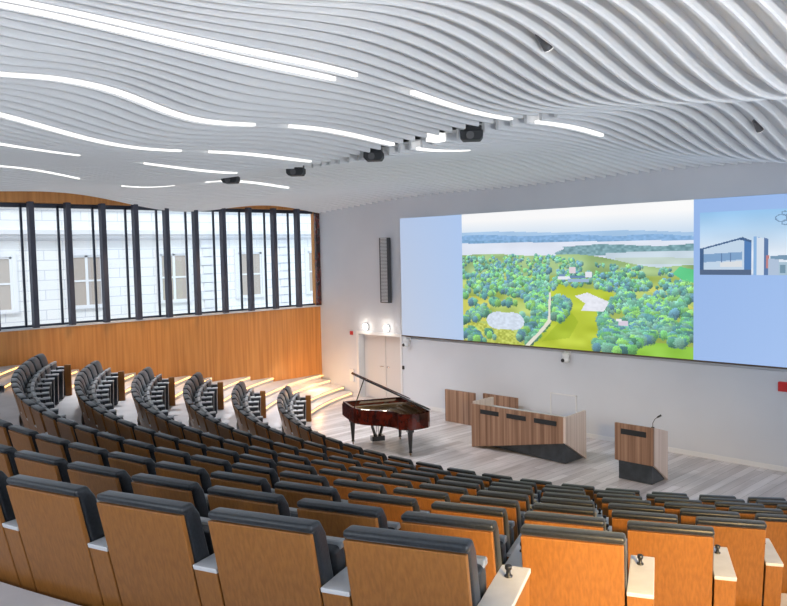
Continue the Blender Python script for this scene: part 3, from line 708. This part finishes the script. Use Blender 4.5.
def leg(x, y):
    b = MB(); b.box((-.065, -.065, .50), (.065, .065, PZ0)); b.tube([(0, 0, .51), (0, 0, .47), (0, 0, .10), (0, 0, .06)], [.06, .058, .03, .04], 12)
    o = b.build('leg', M['ebony'], pn, loc=(x, y, 0))
    c = MB(); c.tube([(-.012, 0, .028), (.012, 0, .028)], .028, 12); c.tube([(0, 0, .06), (0, 0, .03)], .01, 8); c.build('caster', M['gold'], o)
leg(.56, 0); leg(-.56, 0); leg(-.28, 1.48)
b = MB()
for s in (-1, 1):
    b.tube([(s*.06, .06, PZ0), (s*.11, .06, .5), (s*.12, .06, .36), (s*.07, .06, .2), (s*.05, .06, .13)], .034, 10)
b.box((-.15, -.02, .04), (.15, .14, .15)); b.tube([(-.02, .06, PZ0), (-.02, .06, .13)], .006, 6); b.tube([(.02, .06, PZ0), (.02, .06, .13)], .006, 6)
ly = b.build('pedal_lyre', M['ebony'], pn)
for q in (-.06, 0, .06):
    b = MB(); b.box((q-.015, -.12, .055), (q+.015, -.02, .07)); b.build('pedal', M['gold'], ly)

# ------------------------------------------------------------------ building across the street
BU = -27.0
bl = empty('stone_building', (BU, 12, -3)); tag(bl, 'pale stone building across the street seen through the windows', 'building')
X3 = lambda v: (v[0]-BU, v[1]-12, v[2]+3)
b = MB(); b.box((BU-4, -6, -3), (BU, 32, 11)); b.build('facade', M['stone'], bl, xf=X3)
b = MB(); b.extr([(BU, 4.92), (BU+.22, 5.0), (BU+.22, 5.06), (BU+.32, 5.12), (BU+.32, 5.26), (BU, 5.32)], 'y', -6, 32); b.build('cornice', M['stone_plain'], bl, xf=X3)
b = MB(); b.extr([(BU, 6.0), (BU+.1, 6.0), (BU+.1, 6.12), (BU, 6.12)], 'y', -6, 32); b.build('string_course', M['stone_plain'], bl, xf=X3)
for vc in (5.4, 8.45, 11.45, 14.75, 18.1, 21.6):
    w = .56
    b = MB()
    for q in ((vc-w-.14, 2.7, vc-w, 4.4), (vc+w, 2.7, vc+w+.14, 4.4), (vc-w-.14, 4.4, vc+w+.14, 4.56), (vc-w-.14, 2.58, vc+w+.14, 2.7)): b.box((BU-.05, q[0], q[1]), (BU+.09, q[2], q[3]))
    wo = b.build('window_surround', M['stone_plain'], bl, xf=X3)
    b = MB(); b.box((BU+.005, vc-w, 2.7), (BU+.02, vc+w, 4.4)); b.build('house_pane', M['ext_glass'], wo, xf=X3)
    b = MB(); b.box((BU+.02, vc-.045, 2.7), (BU+.05, vc+.045, 4.4)); b.box((BU+.02, vc-w, 3.5), (BU+.045, vc+w, 3.56)); b.box((BU+.02, vc-w, 2.7), (BU+.05, vc-w+.07, 4.4)); b.box((BU+.02, vc+w-.07, 2.7), (BU+.05, vc+w, 4.4)); b.box((BU+.02, vc-w, 4.33), (BU+.05, vc+w, 4.4)); b.build('casement', M['plastic'], wo, xf=X3)
for vq in (16.2, 19.8):
    b = MB()
    for i in range(24): b.box((BU-.02, vq-(.3 if i % 2 else .2), -3+i*.33+.02), (BU+.06, vq+(.3 if i % 2 else .2), -3+i*.33+.31))
    b.build('quoins', M['stone_plain'], bl, xf=X3)
gd = MB(); gd.box((-60, -30, -3.3), (UL-.4, 60, -3)); tag(gd.build('street_ground', M['pavement']), 'grey street below the windows', kind='structure')

# ------------------------------------------------------------------ light
W = bpy.data.worlds.new('sky'); SC.world = W; W.use_nodes = True
bg = W.node_tree.nodes['Background']; bg.inputs['Color'].default_value = (.78, .88, 1, 1); bg.inputs['Strength'].default_value = 2.0
def light(name, typ, loc, energy, col, to=None, **kw):
    d = bpy.data.lights.new(name, typ); d.energy = energy; d.color = col
    for k, v in kw.items(): setattr(d, k, v)
    o = bpy.data.objects.new(name, d); COL.objects.link(o); o.location = loc
    if to is not None: o.rotation_euler = (Vector(to)-Vector(loc)).to_track_quat('-Z', 'Y').to_euler()
    return o
light('sun', 'SUN', (0, 0, 30), 2.0, (1, .98, .95), to=Vector((0, 0, 30))-Vector((.5, -.5, .75)), angle=.02)
for u, v in ((-17.9, 8.5), (-17.9, 11.2), (-18.1, 14.0)):
    light('wall_fill_spot', 'SPOT', (u, v, 5.5), 260, (1, .66, .36), to=(-19.3, v, 1.2), spot_size=1.2, spot_blend=.8, shadow_soft_size=.15)  # unseen warm spots, added to brighten the veneer under the windows
for u in (-17.17, -16.28):
    light('door_lamp', 'POINT', (u, VF-.18, 2.13), 4, (1, .86, .68), shadow_soft_size=.08)
for p, t, e in (((4.0, 1.5, 3.2), (-6, 10, 6.2), 3800), ((-4, -3.8, 3.9), (-8, 6, 6.3), 250)):
    light('ceiling_fill_spot', 'SPOT', p, e, (.95, .97, 1), to=t, spot_size=2.2, spot_blend=.9, shadow_soft_size=.3)  # no fixture behind these; spots put in to whiten the baffles
for u in (-14.5, -10.5):
    light('stage_fill_spot', 'SPOT', (u, 10.2, 5.6), 420, (1, .97, .98), to=(u+.6, 13.0, 0), spot_size=1.5, spot_blend=.9, shadow_soft_size=.25)  # invented overhead spots that lighten the stage floor
for p, t in (((-17.2, 7.5, 5.5), (-16.2, 8.5, 1.2)), ((-16.8, 11.5, 5.5), (-16.2, 12.5, .4))):
    light('aisle_fill_spot', 'SPOT', p, 650, (.96, .98, 1), to=t, spot_size=1.5, spot_blend=.8, shadow_soft_size=.2)  # fill from above, added to lift seat tops and steps by the windows
light('corner_glow_fill', 'POINT', (-18.35, 14.55, .6), 20, (1, .55, .22), shadow_soft_size=.08)  # bare point put in for the orange glow low in the corner
light('seat_warm_fill', 'SPOT', (1.0, 1.6, 4.3), 2300, (1, .64, .22), to=(-2.0, 4.7, 1.9), spot_size=.95, spot_blend=.6, shadow_soft_size=.12)  # made-up warm spot, aimed to turn the right-hand seat backs orange
SC.view_settings.view_transform = 'Standard'; SC.view_settings.look = 'None'; SC.view_settings.exposure = 0; SC.view_settings.gamma = 1
SC.view_settings.use_curve_mapping = False
SC.cycles.max_bounces = 7; SC.cycles.diffuse_bounces = 4; SC.cycles.glossy_bounces = 3; SC.cycles.transparent_max_bounces = 8
SC.cycles.sample_clamp_indirect = 8
